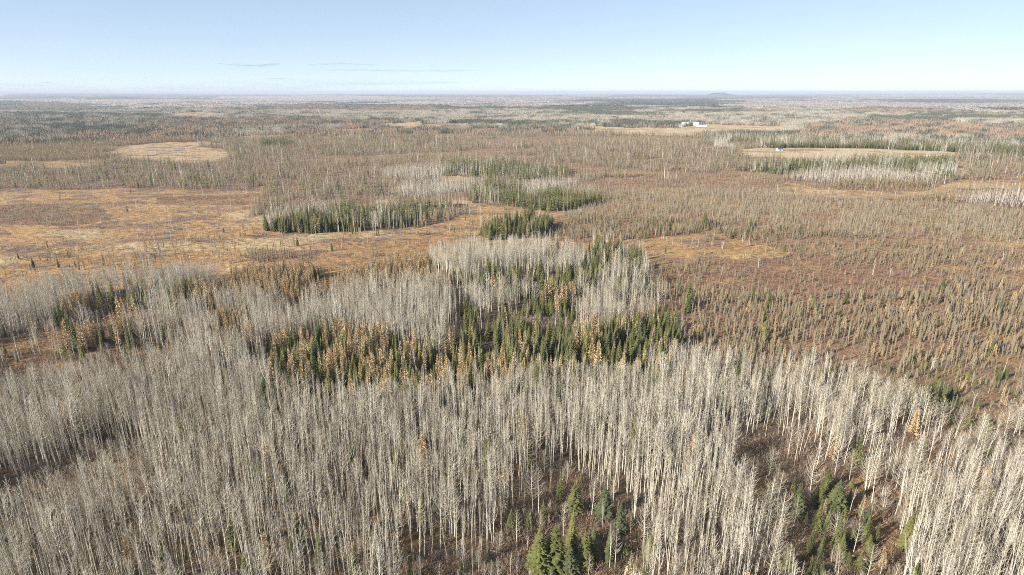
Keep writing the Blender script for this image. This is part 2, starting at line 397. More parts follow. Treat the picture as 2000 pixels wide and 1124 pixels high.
def snag(h=5):
    t, c = MB(), MB()
    t.tube([(0, 0, 0), (rr(-.1, .1), .1, h * .5), (rr(-.5, .5), rr(-.3, .3), h)], [.13, .09, .04], 5)
    for k in range(9):
        z = h * rr(.4, .95); a = rr(0, 6.28); ln = rr(.4, 1.2)
        c.tube([(0, 0, z * .98), (math.cos(a) * ln, math.sin(a) * ln, z + ln * 1.1)], [.04, .015], 3)
    return t, c
def shrub(n=34, h=1.9, r_=1.3, wd=.035):
    c = MB()
    for k in range(n):
        a = rr(0, 6.28); q = rr(0, 1) ** .5 * r_; x, y = q * math.cos(a), q * math.sin(a)
        hh = h * rr(.5, 1.1) * (1 - .35 * q / r_); ox, oy = x * .4 + rr(-.35, .35), y * .4 + rr(-.35, .35)
        b = rr(0, 3.14); s_ = Vector((math.cos(b), math.sin(b), 0)) * wd
        p = Vector((x, y, 0)); m_ = Vector((x + ox * .5, y + oy * .5, hh * .55)); e_ = Vector((x + ox, y + oy, hh))
        c.tri(p - s_, p + s_, m_); c.tri(m_ - s_ * .8, m_ + s_ * .8, e_)
        for j in range(2):
            d_ = Vector((rr(-.5, .5), rr(-.5, .5), rr(.2, .6))); c.tri(m_ - s_ * .6, m_ + s_ * .6, m_ + d_)
    return MB(), c
def tuft(n=26, h=.55):
    c = MB()
    for k in range(n):
        a = rr(0, 6.28); q = rr(0, 1) ** .5 * .9; x, y = q * math.cos(a), q * math.sin(a)
        b = rr(0, 3.14); s_ = Vector((math.cos(b), math.sin(b), 0)) * .09
        c.tri((x - s_.x, y - s_.y, 0), (x + s_.x, y + s_.y, 0), (x * 1.3 + rr(-.25, .25), y * 1.3 + rr(-.25, .25), h * rr(.5, 1.2)))
    return MB(), c

# prototypes: name -> list of dict(mesh_t, mesh_c, h)
PR = {}
def protos(key, gens, mt, mc):
    L_ = []
    for g, h in gens:
        t, c = g()
        full = MB(); full.add(t); full.add(c, None, 1)
        mats = [MT[mt], MT[mc]]
        d_ = dict(h=h, full=full.mesh(key + '_tree', mats), t=None, c=None, raw=(t, c), mats=mats)
        L_.append(d_)
    PR[key] = L_
def parts_of(p, key):
    if p['t'] is None:
        p['t'] = p['raw'][0].mesh(key + '_trunk', [p['mats'][0]]); p['c'] = p['raw'][1].mesh(key + '_crown', [p['mats'][1], p['mats'][0]])
    return p['t'], p['c']
protos('aspen', [((lambda s=s, l=l, n=n: aspen(17, s, l, n)), 17) for s, l, n in ((.90,.52,26),(1.1,.46,28),(.8,.54,22),(1.35,.46,32),(.95,.42,28),(.85,.60,20),(1.15,.50,28))]
    + [((lambda: aspen(17, 2.5, .32, 40, True)), 17), ((lambda: aspen(17, 3.3, .24, 44, True)), 17), ((lambda: aspen(17, 2.0, .34, 34, True)), 17)]
    + [((lambda: aspen(17, 1.15, .35, lod=1)), 17) for _ in range(4)], 'aspen_bark', 'aspen_twig')
protos('spruce', [((lambda r=r, n=n: spruce(13, r, 0, narrow=n)), 13) for r, n in ((2.0,.9),(2.2,1.0),(1.7,.85),(2.3,1.05),(1.5,.8))]
    + [((lambda: spruce(13, 1.7, 1)), 13) for _ in range(3)], 'spruce_bark', 'spruce')
protos('tamarack', [((lambda r=r: tamarack(13, r)), 13) for r in (1.3, 1.55, 1.1, 1.4)] + [((lambda: tamarack(13, 1.4, 1)), 13) for _ in range(3)], 'spruce_bark', 'tamarack')
protos('bog', [((lambda: bogspruce(8)), 8) for _ in range(6)] + [((lambda: bogspruce(8, 1)), 8) for _ in range(4)], 'aspen_twig', 'bog')
protos('pine', [((lambda: pine(17)), 17) for _ in range(3)], 'spruce_bark', 'pine')
protos('snag', [((lambda: snag(5)), 5) for _ in range(4)], 'snag', 'snag')
protos('brush', [((lambda: shrub(34, 1.9, 1.3)), 1.9) for _ in range(4)] + [((lambda: shrub(14, 1.5, 1.4, .10)), 1.5) for _ in range(3)], 'brush', 'brush')
protos('tuft', [((lambda: tuft()), .55) for _ in range(3)], 'grassy', 'grassy')
NEAR = dict(aspen=7, spruce=5, tamarack=4, bog=6)     # first N prototypes are the detailed ordinary ones

# ------------------------------------------------------------------ object helpers
def tag(o, label=None, cat=None, group=None, kind=None):
    if label: o['label'] = label
    if cat: o['category'] = cat
    if group: o['group'] = group
    if kind: o['kind'] = kind
    return o
def obj(name, me, parent=None, loc=None):
    o = bpy.data.objects.new(name, me); C.objects.link(o)
    if parent: o.parent = parent
    if loc is not None: o.location = loc
    return o
NAMES = dict(aspen='aspen_tree', spruce='spruce_tree', tamarack='tamarack_tree', bog='bog_spruce', pine='pine_tree', snag='dead_birch')
def tree(key, idx, x, y, h, rz=0, lean=(0, 0), wid=1.0, label=None, group=None):
    p = PR[key][idx]; me_t, me_c = parts_of(p, key)
    r_ = bpy.data.objects.new(NAMES[key], None); C.objects.link(r_); r_.empty_display_size = 1
    s_ = h / p['h']
    r_.location = (x, y, -0.05); r_.rotation_euler = (lean[0], lean[1], rz); r_.scale = (s_ * wid, s_ * wid, s_)
    for nm, me in (('trunk', me_t), ('crown', me_c)):
        if len(me.vertices):
            o = bpy.data.objects.new(nm, me); C.objects.link(o); o.parent = r_
    tag(r_, label, {'aspen': 'aspen tree', 'spruce': 'spruce tree', 'tamarack': 'tamarack tree', 'bog': 'bog spruce', 'pine': 'pine tree', 'snag': 'dead birch'}[key], group)
    return r_
def scatter(name, label, cat, key_meshes, pts):
    """pts: array n x 8: x y z rx ry rz sxy sz + idx; ONE stuff object of instances"""
    n = len(pts)
    me = bpy.data.meshes.new(name); me.vertices.add(n)
    me.vertices.foreach_set('co', pts[:, 0:3].astype(np.float32).ravel())
    for nm, sl in (('rot', pts[:, 3:6]), ('scl', pts[:, [6, 6, 7]])):
        a = me.attributes.new(nm, 'FLOAT_VECTOR', 'POINT'); a.data.foreach_set('vector', sl.astype(np.float32).ravel())
    a = me.attributes.new('idx', 'INT', 'POINT'); a.data.foreach_set('value', pts[:, 8].astype(np.int32))
    me.update()
    o = obj(name, me); tag(o, label, cat, None, 'stuff')
    col = bpy.data.collections.new(name + '_patterns')
    for i, km in enumerate(key_meshes):
        q = bpy.data.objects.new('%s_pattern_%s' % (name, chr(97 + i)), km); col.objects.link(q)
    g = bpy.data.node_groups.new(name + '_nodes', 'GeometryNodeTree')
    g.interface.new_socket('Geometry', in_out='INPUT', socket_type='NodeSocketGeometry')
    g.interface.new_socket('Geometry', in_out='OUTPUT', socket_type='NodeSocketGeometry')
    N_ = g.nodes; gi = N_.new('NodeGroupInput'); go = N_.new('NodeGroupOutput')
    ci = N_.new('GeometryNodeCollectionInfo'); ci.inputs['Collection'].default_value = col
    ci.inputs['Separate Children'].default_value = True; ci.inputs['Reset Children'].default_value = True
    ip = N_.new('GeometryNodeInstanceOnPoints'); ip.inputs['Pick Instance'].default_value = True
    def named(nm, dt):
        q = N_.new('GeometryNodeInputNamedAttribute'); q.data_type = dt; q.inputs['Name'].default_value = nm
        return q.outputs['Attribute']
    e2r = N_.new('FunctionNodeEulerToRotation')
    lk = g.links.new
    lk(gi.outputs[0], ip.inputs['Points']); lk(ci.outputs[0], ip.inputs['Instance'])
    lk(named('idx', 'INT'), ip.inputs['Instance Index'])
    lk(named('rot', 'FLOAT_VECTOR'), e2r.inputs[0]); lk(e2r.outputs[0], ip.inputs['Rotation'])
    lk(named('scl', 'FLOAT_VECTOR'), ip.inputs['Scale']); lk(ip.outputs[0], go.inputs[0])
    md = o.modifiers.new('scatter', 'NODES'); md.node_group = g
    return o

# ------------------------------------------------------------------ the ground sheet
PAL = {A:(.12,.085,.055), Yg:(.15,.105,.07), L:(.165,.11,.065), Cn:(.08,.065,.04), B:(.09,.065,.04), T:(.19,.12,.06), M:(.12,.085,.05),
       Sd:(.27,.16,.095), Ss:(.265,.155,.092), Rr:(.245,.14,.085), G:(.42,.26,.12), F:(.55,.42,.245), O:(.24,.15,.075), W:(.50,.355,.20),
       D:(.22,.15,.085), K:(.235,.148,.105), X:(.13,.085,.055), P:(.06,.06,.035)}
PALA = np.array([PAL[i] for i in range(18)])
def ground_colour(Xa, Ya, cv):
    c = PALA[cv].copy()
    d = np.hypot(Xa, Ya)
    n = fbm(Xa / 20, Ya / 12, 77, 5); n2 = fbm(Xa / 60, Ya / 45, 88, 4); n3 = fbm(Xa / 5, Ya / 4, 99, 3)
    gold = np.array((.43, .27, .125)); shr = np.array((.22, .15, .105)); pale = np.array((.47, .34, .19)); rust = np.array((.36, .21, .09))
    def mixin(mask, f, colr):
        f = np.clip(f, 0, 1)[..., None] * mask[..., None]
        return c * (1 - f) + colr * f
    isG = cv == G
    c = mixin(isG, (n - .47) * 4.5, shr); c = mixin(isG, (n2 - .56) * 5, pale)
    c = mixin(isG & (d < 520), (.52 - n2) * 5 * .7, rust)
    c = mixin(cv == W, (n - .47) * 4, shr); c = mixin(cv == F, (n2 - .52) * 3, shr)
    isR = (cv == Rr) | (cv == Ss) | (cv == Sd)
    c = mixin(isR, (n2 * .5 + n * .5 - .522) * 8, gold * .8)
    isO = (cv == O) | (cv == L) | (cv == D) | (cv == A) | (cv == X)
    c = mixin(isO, (n3 * .4 + n2 * .6 - .52) * 5 * .6, rust * .8)
    isF = cv == F
    c = mixin(isF, (n2 - .5) * 3 * .5, gold)
    n4 = rng.random(Xa.shape); return c * (0.72 + .36 * n3 + .2 * n4)[..., None]
radii = np.concatenate([[0.5, 30], np.geomspace(55, 1800, 560), np.geomspace(1830, 60000, 170)])
half = R(49)
ang = np.concatenate([np.linspace(-half, half, 1000), np.linspace(half, 2 * math.pi - half, 60)[1:-1]])
Rg, Ag = np.meshgrid(radii, ang, indexing='ij')
GX, GY = Rg * np.sin(Ag), Rg * np.cos(Ag)
def terrain(Xa, Ya):
    d = np.hypot(Xa, Ya); a = np.arctan2(Xa, Ya)
    far = np.clip((d - 9000) / 9000, 0, 1)
    z = far * (fbm(Xa / 5000, Ya / 5000, 301, 3) - .55) * 55
    z = z + np.clip((d - 22000) / 10000, 0, 1) * 60 * np.clip(-(a + .34) / .4, 0, 1) * 1.5
    z = z + np.clip((d - 22000) / 10000, 0, 1) * 70 * np.clip((a - .35) / .4, 0, 1)
    hx, hy = 20000 * math.sin(.3115), 20000 * math.cos(.3115)     # the lone wooded knoll
    z = z + 80 * np.exp(-(((Xa - hx) / 330) ** 2 + ((Ya - hy) / 500) ** 2) ** 1.5)
    hx, hy = 24000 * math.sin(.158), 24000 * math.cos(.158)
    z = z + 50 * np.exp(-(((Xa - hx) / 1100) ** 2 + ((Ya - hy) / 900) ** 2))
    return z
GZ = terrain(GX, GY) + np.where(Rg < 2500, (fbm(GX / 14, GY / 14, 55, 3) - .5) * .8, 0)
cv = cover(GX, GY); gc = ground_colour(GX, GY, cv)
def grid_mesh(name, X_, Y_, Z_, col, material, closed):
    nr, na = X_.shape
    me = bpy.data.meshes.new(name); nv = nr * na
    i = np.arange(nr - 1)[:, None] * na; j = np.arange(na if closed else na - 1)[None, :]; j2 = (j + 1) % na
    q = np.stack([i + j, i + na + j, i + na + j2, i + j2], -1).reshape(-1, 4)
    q = q[:, ::-1]
    me.vertices.add(nv); me.vertices.foreach_set('co', np.stack([X_, Y_, Z_], -1).astype(np.float32).ravel())
    me.loops.add(q.size); me.loops.foreach_set('vertex_index', q.astype(np.int32).ravel())
    me.polygons.add(len(q)); me.polygons.foreach_set('loop_start', np.arange(0, q.size, 4, dtype=np.int32))
    me.update(calc_edges=True)
    a = me.color_attributes.new('cover', 'FLOAT_COLOR', 'POINT')
    a.data.foreach_set('color', np.concatenate([col, np.ones(col.shape[:-1] + (1,))], -1).astype(np.float32).ravel())
    me.materials.append(material); return me
def cover_mat(name, s1, s2, bump, amt):
    m = bpy.data.materials.new(name); m.use_nodes = True; n = m.node_tree.nodes; l = m.node_tree.links
    b = n['Principled BSDF']; b.inputs['Roughness'].default_value = .95; b.inputs['Specular IOR Level'].default_value = .1
    at = n.new('ShaderNodeAttribute'); at.attribute_name = 'cover'
    ge = n.new('ShaderNodeNewGeometry')
    n1 = n.new('ShaderNodeTexNoise'); n1.inputs['Scale'].default_value = s1; n1.inputs['Detail'].default_value = 5
    n2 = n.new('ShaderNodeTexNoise'); n2.inputs['Scale'].default_value = s2; n2.inputs['Detail'].default_value = 4
    l.new(ge.outputs['Position'], n1.inputs['Vector']); l.new(ge.outputs['Position'], n2.inputs['Vector'])
    ad = n.new('ShaderNodeMath'); ad.operation = 'ADD'; l.new(n1.outputs[0], ad.inputs[0]); l.new(n2.outputs[0], ad.inputs[1])
    mr = n.new('ShaderNodeMapRange'); mr.inputs['From Min'].default_value = .7; mr.inputs['From Max'].default_value = 1.3
    mr.inputs['To Min'].default_value = 1 - amt; mr.inputs['To Max'].default_value = 1 + amt
    l.new(ad.outputs[0], mr.inputs[0])
    mx = n.new('ShaderNodeVectorMath'); mx.operation = 'SCALE'; l.new(at.outputs['Color'], mx.inputs[0]); l.new(mr.outputs[0], mx.inputs['Scale'])
    l.new(mx.outputs[0], b.inputs['Base Color'])
    bp = n.new('ShaderNodeBump'); bp.inputs['Strength'].default_value = bump; bp.inputs['Distance'].default_value = .6
    l.new(ad.outputs[0], bp.inputs['Height']); l.new(bp.outputs[0], b.inputs['Normal'])
    return m
tag(obj('ground', grid_mesh('ground', GX, GY, GZ, gc, cover_mat('bog_and_forest_floor', .9, .22, 1.0, .55), True)), None, None, None, 'structure')

# ------------------------------------------------------------------ tree placement
#          per m2   aspen spruce tamar bog  snag
SPEC = {A: (.23, (.955,.020,.010,.005,.01)), Yg:(.17,(.97,.01,.02,0,0)), L:(.085,(.95,.015,.015,.0,.01)), Cn:(.08,(.06,.78,.10,.06,0)),
        B: (.18,(.01,.60,.37,.02,0)), T:(.13,(.02,.05,.90,.03,0)), M:(.075,(.40,.46,.10,.04,0)), Sd:(.165,(.0,.005,.04,.95,.005)),
        Ss:(.11,(0,.0,.05,.943,.007)), Rr:(.06,(0,0,.06,.93,.01)), G:(.021,(0,.02,.13,.70,.15)), F:(0,(0,0,0,0,0)), O:(.042,(.72,.16,.05,0,.07)),
        W:(.004,(0,0,.3,.7,0)), D:(.085,(.15,.30,.05,.48,.02)), K:(.11,(.02,.03,.25,.70,0)), X:(.15,(.74,.10,.15,.01,0)), P:(.10,(0,1,0,0,0))}
dens = np.array([SPEC[i][0] for i in range(18)]); cum = np.array([np.cumsum(SPEC[i][1]) for i in range(18)])
def grid_pts(d0, d1, step):
    xs = np.arange(-d1 * .76, d1 * .76, step); ys = np.arange(d0 * .62, d1, step)
    X_, Y_ = np.meshgrid(xs, ys); X_ = X_.ravel(); Y_ = Y_.ravel()
    X_ = X_ + rng.uniform(-.5, .5, X_.shape) * step; Y_ = Y_ + rng.uniform(-.5, .5, Y_.shape) * step
    d = np.hypot(X_, Y_); a = np.abs(np.arctan2(X_, Y_))
    k = (d > d0) & (d < d1) & (a < R(47) + R(10) * (d < 420)); return X_[k], Y_[k], d[k]
# clearings and brush gaps between the near aspens come from noise
def place(d0, d1, step, dmul):
    X_, Y_, d = grid_pts(d0, d1, step)
    c = cover(X_, Y_)
    dn = dens[c] * dmul * step * step
    clump = fbm(X_ / 16, Y_ / 16, 131, 3)
    dn = dn * np.where((c == A) | (c == Yg), np.clip(.75 + (clump - .36) * 1.8, .35, 1.3), np.clip(.45 + (clump - .36) * 3.4, .12, 1.7))
    k = rng.random(len(X_)) < dn
    X_, Y_, d, c, clump = X_[k], Y_[k], d[k], c[k], clump[k]
    u = rng.random(len(X_)) * .999
    # left mixed wood and mixed stands: species follow their own clumps
    sn = fbm(X_ / 24, Y_ / 24, 171, 3)
    u = np.where(c == X, np.clip((sn - .5) * 4.2 + .48, 0, .999) * .8 + u * .2, u)
    u = np.where(c == M, np.clip((sn - .5) * 3.0 + .42, 0, .999) * .6 + u * .4, u)
    sp_ = (u[:, None] > cum[c]).sum(1); sp_ = np.minimum(sp_, 4)
    return X_, Y_, d, c, sp_
n1 = place(80, 760, 2.3, 1.0); n2 = place(760, 1750, 3.9, .62)
PX, PY, PD, PC, PS = [np.concatenate([a, b]) for a, b in zip(n1, n2)]
print('trees', len(PX))
hn = fbm(PX / 35, PY / 35, 211, 2)
u1 = rng.normal(0, 1, len(PX))
H = np.select([PS == 0, PS == 1, PS == 2, PS == 3], [15.2 + 2.4 * u1 + (hn - .5) * 6, 12.0 + 2.2 * u1, 12.5 + 1.7 * u1, 5.3 + 1.4 * u1], 5.5 + 1.3 * u1)
H = np.where((PC == Yg), H * .66, H)
H = np.where((PC == B) & (PS == 1), H * .85, H); H = np.where((PC == T), H * .72, H)
H = np.where((PC == M) & (PS == 1) & (PD < 330), H * .75, H)
H = np.where((PC == D) & (PS <= 2), H * .5, H); H = np.where(PC == D, H * .8, H)
H = np.where(((PC == Ss) | (PC == Sd) | (PC == Rr)) & (PS == 2), H * .52, H); H = np.where((PC == K) & (PS == 2), H * .62, H); H = np.where((PC == Ss), H * .8, H); H = np.where(((PC == Rr) | (PC == G)) & (PS < 4), H * .6, H); H = np.where(PC == O, H * .55, H)
H = np.where((PC == K), H * 1.2, H); H = np.where((PC == P), H * .55, H); H = np.where((PC == L), H * .88, H)
H = np.clip(H, 1.8, 24)

# trees one can pick out, placed one by one: (kind, base x, base y, top y, prototype, leaning)
HAND_C = [(1052,1124,1030),(1080,1117,1027),(1115,1078,998),(1122,1003,945),(1112,1124,1062),(1140,1112,1042),(1157,1092,1030),(1188,1102,1030),
          (1211,1040,984),(1180,1012,948),(1060,1024,980),(1032,1032,1000),(1218,1090,1052),(1134,948,918),(1094,978,920),(1104,1124,1072),(1148,1096,1050)]
HAND_R = [(1553,1012,950),(1512,997,968),(1547,966,932),(1613,962,914),(1598,990,948),(1630,1000,938),(1656,990,952),(1661,956,930),(1595,1040,988),
          (1613,1042,996),(1572,1030,1001),(1632,1078,1008),(1645,1024,992),(1648,1054,1028),(1583,1078,1036),(1600,1094,1046),(1536,1122,1062),
          (1642,1086,1044),(1688,1062,1010),(1695,1078,1046),(1711,1058,1022),(1653,1106,1078),(1676,1118,1082),(1586,1132,1088),(1601,1132,1098)]
HAND_E = [(1728,800,748),(1742,808,762),(1757,798,756),(1782,802,752),(1800,806,748),(1816,800,752),(1836,796,750),(1853,786,756),(1948,748,716),(1962,742,714),(1420,800,765) ]
HAND_BOG = [(104,506,480),(155,528,498),(203,520,482),(222,502,484),(205,545,510),(247,520,495),(264,516,496),(278,514,482),(289,520,500),(304,502,484),
            (312,500,470),(323,500,470),(239,524,502),(420,484,464),(134,530,515),(912,470,450),(940,474,456)]
HAND_A = [(1040,1003,908,8),(1051,1008,914,9),(1256,1072,984,8),(1200,1112,1032,9),(1191,1116,1020,6),(1148,1134,1080,7),(1008,1068,996,9),(1156,1013,934,9),
          (1230,1134,1072,6),(1515,968,906,9),(1580,968,888,8),(1685,972,888,7),(1702,982,902,9),(1496,1076,992,9),(1506,1102,1000,6),(1480,1060,985,9),
          (862,1075,950,9),(780,1100,985,9),(880,1060,945,8),(1775,770,745,9),(1830,850,778,8),(1960,860,780,8),(1985,845,760,7),(1910,865,800,9),(1700,905,845,7),
          (1547,700,672,8),(1640,800,745,8),(1725,830,760,9),(1555,800,710,7),(1880,1110,1000,8),(1940,1124,1010,7)]
HAND_P = [(200,612,573),(264,610,570),(289,604,575),(980,470,428),(1072,392,358),(1095,334,312),(1262,812,768),(131,708,676),(618,738,700),(1115,352,338),(1086,398,366)]
HX, HY, HANDS = [], [], []
def hand(kind, lst, place_, group, look):
    srt = sorted(range(len(lst)), key=lambda i: lst[i][0])
    num = ['', 'second', 'third', 'fourth', 'fifth', 'sixth', 'seventh', 'eighth', 'ninth', 'tenth', 'eleventh', 'twelfth', 'thirteenth', 'fourteenth', 'fifteenth', 'sixteenth', 'seventeenth']
    ords = ['leftmost'] + [q + ' from the left' for q in num[1:]]; rords = ['rightmost'] + [q + ' from the right' for q in num[1:]]
    n = len(lst)
    for rank, i in enumerate(srt):
        it = lst[i]; x, y = ground_of(it[0], it[1]); h = height_for(x, y, it[2])
        if kind == 'aspen': h = max(h, 6)
        if kind == 'spruce': h *= 1.1
        o_ = ords[rank] if rank <= n // 2 else rords[n - 1 - rank]
        HX.append(x); HY.append(y)
        idx = it[3] if kind == 'aspen' else rank % (NEAR.get(kind, len(PR[kind])))
        HANDS.append((kind, idx, x, y, h, '%s, %s %s' % (look(h), o_, place_), group))
hand('spruce', HAND_C, 'in the bottom centre clearing', 'spruces in the bottom centre clearing', lambda h: ('tall' if h > 12.5 else 'medium' if h > 8 else 'short') + ' bushy green spruce')
hand('spruce', HAND_R, 'in the bottom right clearing', 'spruces in the bottom right clearing', lambda h: ('tall' if h > 11 else 'medium' if h > 7.5 else 'short') + ' pointed green spruce')
hand('spruce', HAND_E, 'behind the right foreground aspens', 'spruces behind the right foreground aspens', lambda h: ('taller' if h > 10 else 'low') + ' green spruce')
hand('bog', HAND_BOG, 'on the golden bog at left', 'lone dark spruces on the golden bog', lambda h: ('tall' if h > 9 else 'small') + ' dark narrow spruce')
hand('aspen', HAND_A, 'among the lone foreground aspens', 'lone aspens at the clearings', lambda h: ('large' if h > 16 else 'small') + ' open-crowned bare white aspen')
hand('pine', HAND_P, 'among the lone yellow-green pines', 'lone pines above other trees', lambda h: ('big' if h > 14 else 'smaller') + ' shaggy yellow-green pine')
HX = np.array(HX); HY = np.array(HY)
keep = np.ones(len(PX), bool)
for hx, hy in zip(HX, HY):
    near = (np.abs(PX - hx) < 12) & (np.abs(PY - hy) < 12)
    rad_ = 2.6 if hy < 330 else 3.5
    keep &= ~(near & (np.hypot(PX - hx, PY - hy) < rad_))
PX, PY, PD, PC, PS, H = [a[keep] for a in (PX, PY, PD, PC, PS, H)]
for (kind, idx, x, y, h, lab, grp) in HANDS:
    wid = rr(1.35, 1.75) if kind == 'spruce' else 1.0
    if kind == 'bog': idx = idx % 6; wid = .95
    o_ = tree(kind, idx, x, y, h, rr(0, 6.28), (R(rr(-2, 2)), R(rr(-2, 2))), wid, lab, grp)
    if kind == 'bog':
        for ch in o_.children:
            pass

# ---- individuals: per kind the 300 nearest in view, the rest as one scatter object
KEYS = ['aspen', 'spruce', 'tamarack', 'bog', 'snag']
n_hand = {k: sum(1 for q in HANDS if q[0] == k) for k in KEYS}
ppx, ppy = px_of(PX, PY); tpx, tpy = px_of(PX, PY, H * .7)
inframe = (tpx > 12) & (tpx < 1988) & (tpy < 1100) & (ppx > 0) & (ppx < 2000)
size = H / PD
PZ = np.where(PD > 8800, 0, 0.0)
COLS = ['at the left edge', 'near the left edge', 'left of centre', 'just left of centre', 'just right of centre', 'right of centre', 'near the right edge', 'at the right edge']
ROWS = [(1060, 'along the bottom'), (980, 'just above the bottom'), (900, 'low down'), (820, 'in the lower third'), (740, 'below the middle'), (640, 'at mid height'), (540, 'above the middle'), (460, 'beyond the middle'), (0, 'far back')]
def zone(px, py, h, mean, wd):
    sz = 'tall' if h > mean * 1.1 else 'short' if h < mean * .88 else 'middling'
    return sz, ('broad ' if wd > 1.0 else 'slim '), [t for y, t in ROWS if py >= y][0], COLS[min(7, max(0, int(px // 250)))]
ORD = ['first', 'second', 'third', 'fourth', 'fifth', 'sixth', 'seventh', 'eighth', 'ninth', 'tenth', 'eleventh', 'twelfth', 'thirteenth', 'fourteenth', 'fifteenth', 'sixteenth']
LOOK = dict(aspen='bare pale aspen', spruce='dark green spruce', tamarack='rusty tan tamarack', bog='grey-green bog spruce', snag='dead birch')
for si, key in enumerate(KEYS):
    ids = np.where((PS == si))[0]
    cand = ids[inframe[ids]]
    cand = cand[np.argsort(-size[cand])][:296 - n_hand.get(key, 0)]
    npro = len(PR[key]); nn = NEAR.get(key, npro)
    idx = rng.integers(0, nn, len(PX))
    if key == 'aspen':
        loose = ((PC == L) | (PC == O) | (PC == M)); idx = np.where(loose & (rng.random(len(PX)) < .62), rng.integers(7, 10, len(PX)), idx)
        idx = np.where((PD < 760) & ~loose & (rng.random(len(PX)) < .13), rng.integers(8, 10, len(PX)), idx)
        idx = np.where(PD > 520, rng.integers(10, npro, len(PX)), idx)
    elif key in NEAR:
        idx = np.where(PD > 560, rng.integers(nn, npro, len(PX)), idx)
    rot = rng.uniform(0, 6.283, len(PX)); l1 = rng.normal(0, R(2.0), len(PX)); l2 = rng.normal(0, R(2.0), len(PX))
    wd = rng.uniform(.68, 1.38, len(PX))
    wd = np.where(PC == B, wd * .92, wd)
    if key in ('aspen',): wd = np.where(PC == Yg, wd * .95, wd)
    wd = np.where(PD > 760, wd * 1.35, wd)
    mean_h = H[cand].mean()
    lab_of = {}
    for i in cand:
        sz, bw, row, col = zone(ppx[i], ppy[i], H[i], mean_h, wd[i])
        lab_of.setdefault(('%s %s%s' % (sz, bw, LOOK[key]), '%s %s' % (row, col)), []).append(i)
    for (what, where), members in lab_of.items():
        members.sort(key=lambda i: ppx[i])
        for k, i in enumerate(members):
            lab = '%s %s' % (what, where)
            if 1 < len(members) <= 16: lab += ', ' + ORD[k] + ' from left'
            tree(key, int(idx[i]), PX[i], PY[i], H[i], rot[i], (l1[i], l2[i]), wd[i], lab, '%ss %s' % (what, where))
    rest = np.setdiff1d(ids, cand)
    if key == 'snag': rest = rest[:0] if len(rest) == 0 else rest
    s_ = H[rest] / PR[key][0]['h']
    pts = np.stack([PX[rest], PY[rest], np.full(len(rest), -.05), l1[rest], l2[rest], rot[rest], s_ * wd[rest], s_, idx[rest]], 1)
    print(key, len(cand), len(rest))
    if len(rest):
        nm = {'aspen': 'aspen_wood', 'spruce': 'spruce_wood', 'tamarack': 'tamarack_wood', 'bog': 'bog_spruce_wood', 'snag': 'dead_birch_scatter'}[key]
        lb = {'aspen': 'mass of bare pale aspens filling the foreground and middle stands', 'spruce': 'mass of dark green spruces in the belts and islands',
              'tamarack': 'mass of rusty tan tamaracks between the aspens', 'bog': 'mass of thin grey-green spruces over the brown bog', 'snag': 'scattered small white birch stems over the far bog'}[key]
        scatter(nm, lb, 'forest', [p['full'] for p in PR[key]], pts)

# ---- brush and sedge
def brush(d0, d1, step, allow, prob, key, lo, hi, name, label, smul=(.6, 1.3)):
    X_, Y_, d = grid_pts(d0, d1, step); c = cover(X_, Y_)
    pr = np.array([prob.get(i, 0) for i in range(18)])[c]
    cl = fbm(X_ / 10, Y_ / 7, 261, 3); big_ = np.where((c == O) | (c == L), rng.uniform(1.1, 2.3, len(X_)), 1.0); pr = pr * np.clip((cl - .30) * 4.5, 0.05, 1.6)
    k = rng.random(len(X_)) < pr
    X_, Y_, d = X_[k], Y_[k], d[k]; n = len(X_)
    s_ = rng.uniform(*smul, n) * (big_[k] if key == 'brush' else 1)
    idx = np.where(d < 330, rng.integers(0, lo, n), rng.integers(max(0, hi - 3), hi, n))
    print(name, n)
    return np.stack([X_, Y_, np.full(n, -.1), np.zeros(n), np.zeros(n), rng.uniform(0, 6.28, n), s_ * rng.uniform(.9, 1.5, n), s_, idx], 1)
b1 = brush(85, 330, 2.4, None, {A:.7, L:.95, O:1.0, X:.7, B:.15, D:1.0, M:.5, Cn:.2, Sd:.6, Ss:.6, Rr:.6}, 'brush', 4, 7, 'brush', '')
b2 = brush(330, 800, 4.2, None, {A:.2, G:.34, Ss:.75, Rr:.8, Sd:.6, O:.6, X:.5, D:.6, M:.3, K:.3, T:.3}, 'brush', 4, 7, 'brush', '', (.6, 1.2))
scatter('undergrowth', 'low leafless brown brush under and between the trees', 'brush', [p['full'] for p in PR['brush']], np.concatenate([b1, b2]))
t1 = brush(90, 240, 2.6, None, {O:.7, L:.35, A:.15, D:.5}, 'tuft', 3, 3, 'tuft', '')
scatter('sedge', 'rusty dry grass tufts in the foreground clearings', 'grass', [p['full'] for p in PR['tuft']], t1)

LOGS = [(985,1085,-.4,9),(1018,1050,.5,7),(1062,1098,.2,8),(1230,1062,1.0,7),(1165,1060,-.8,6)], [(1530,1045,.5,9),(1563,1060,-.3,7),(1612,1012,.9,6),(1668,1030,.3,9),(1700,1100,-.6,8)]
for grp, where in zip(LOGS, ('bottom centre', 'bottom right')):
    for k, (px_, py_, a_, ln_) in enumerate(sorted(grp)):
        m = MB(); m.tube([(-ln_ / 2, 0, .25), (0, .25, .3), (ln_ / 2, 0, .22)], [.17, .14, .06], 7)
        for q in range(5):
            x0 = rr(-.1, .45) * ln_; m.tube([(x0, .1, .3), (x0 + rr(.3, .8), rr(-.9, .9), rr(.5, 1.2))], [.05, .015], 4)
        x_, y_ = ground_of(px_, py_); o = obj('fallen_log', m.mesh('fallen_log', [MT['aspen_twig']]), None, (x_, y_, 0)); o.rotation_euler = (0, 0, a_)
        tag(o, 'pale fallen trunk in the %s clearing, %s from the left' % (where, ORD[k]), 'fallen log', 'fallen trunks in the %s clearing' % where)

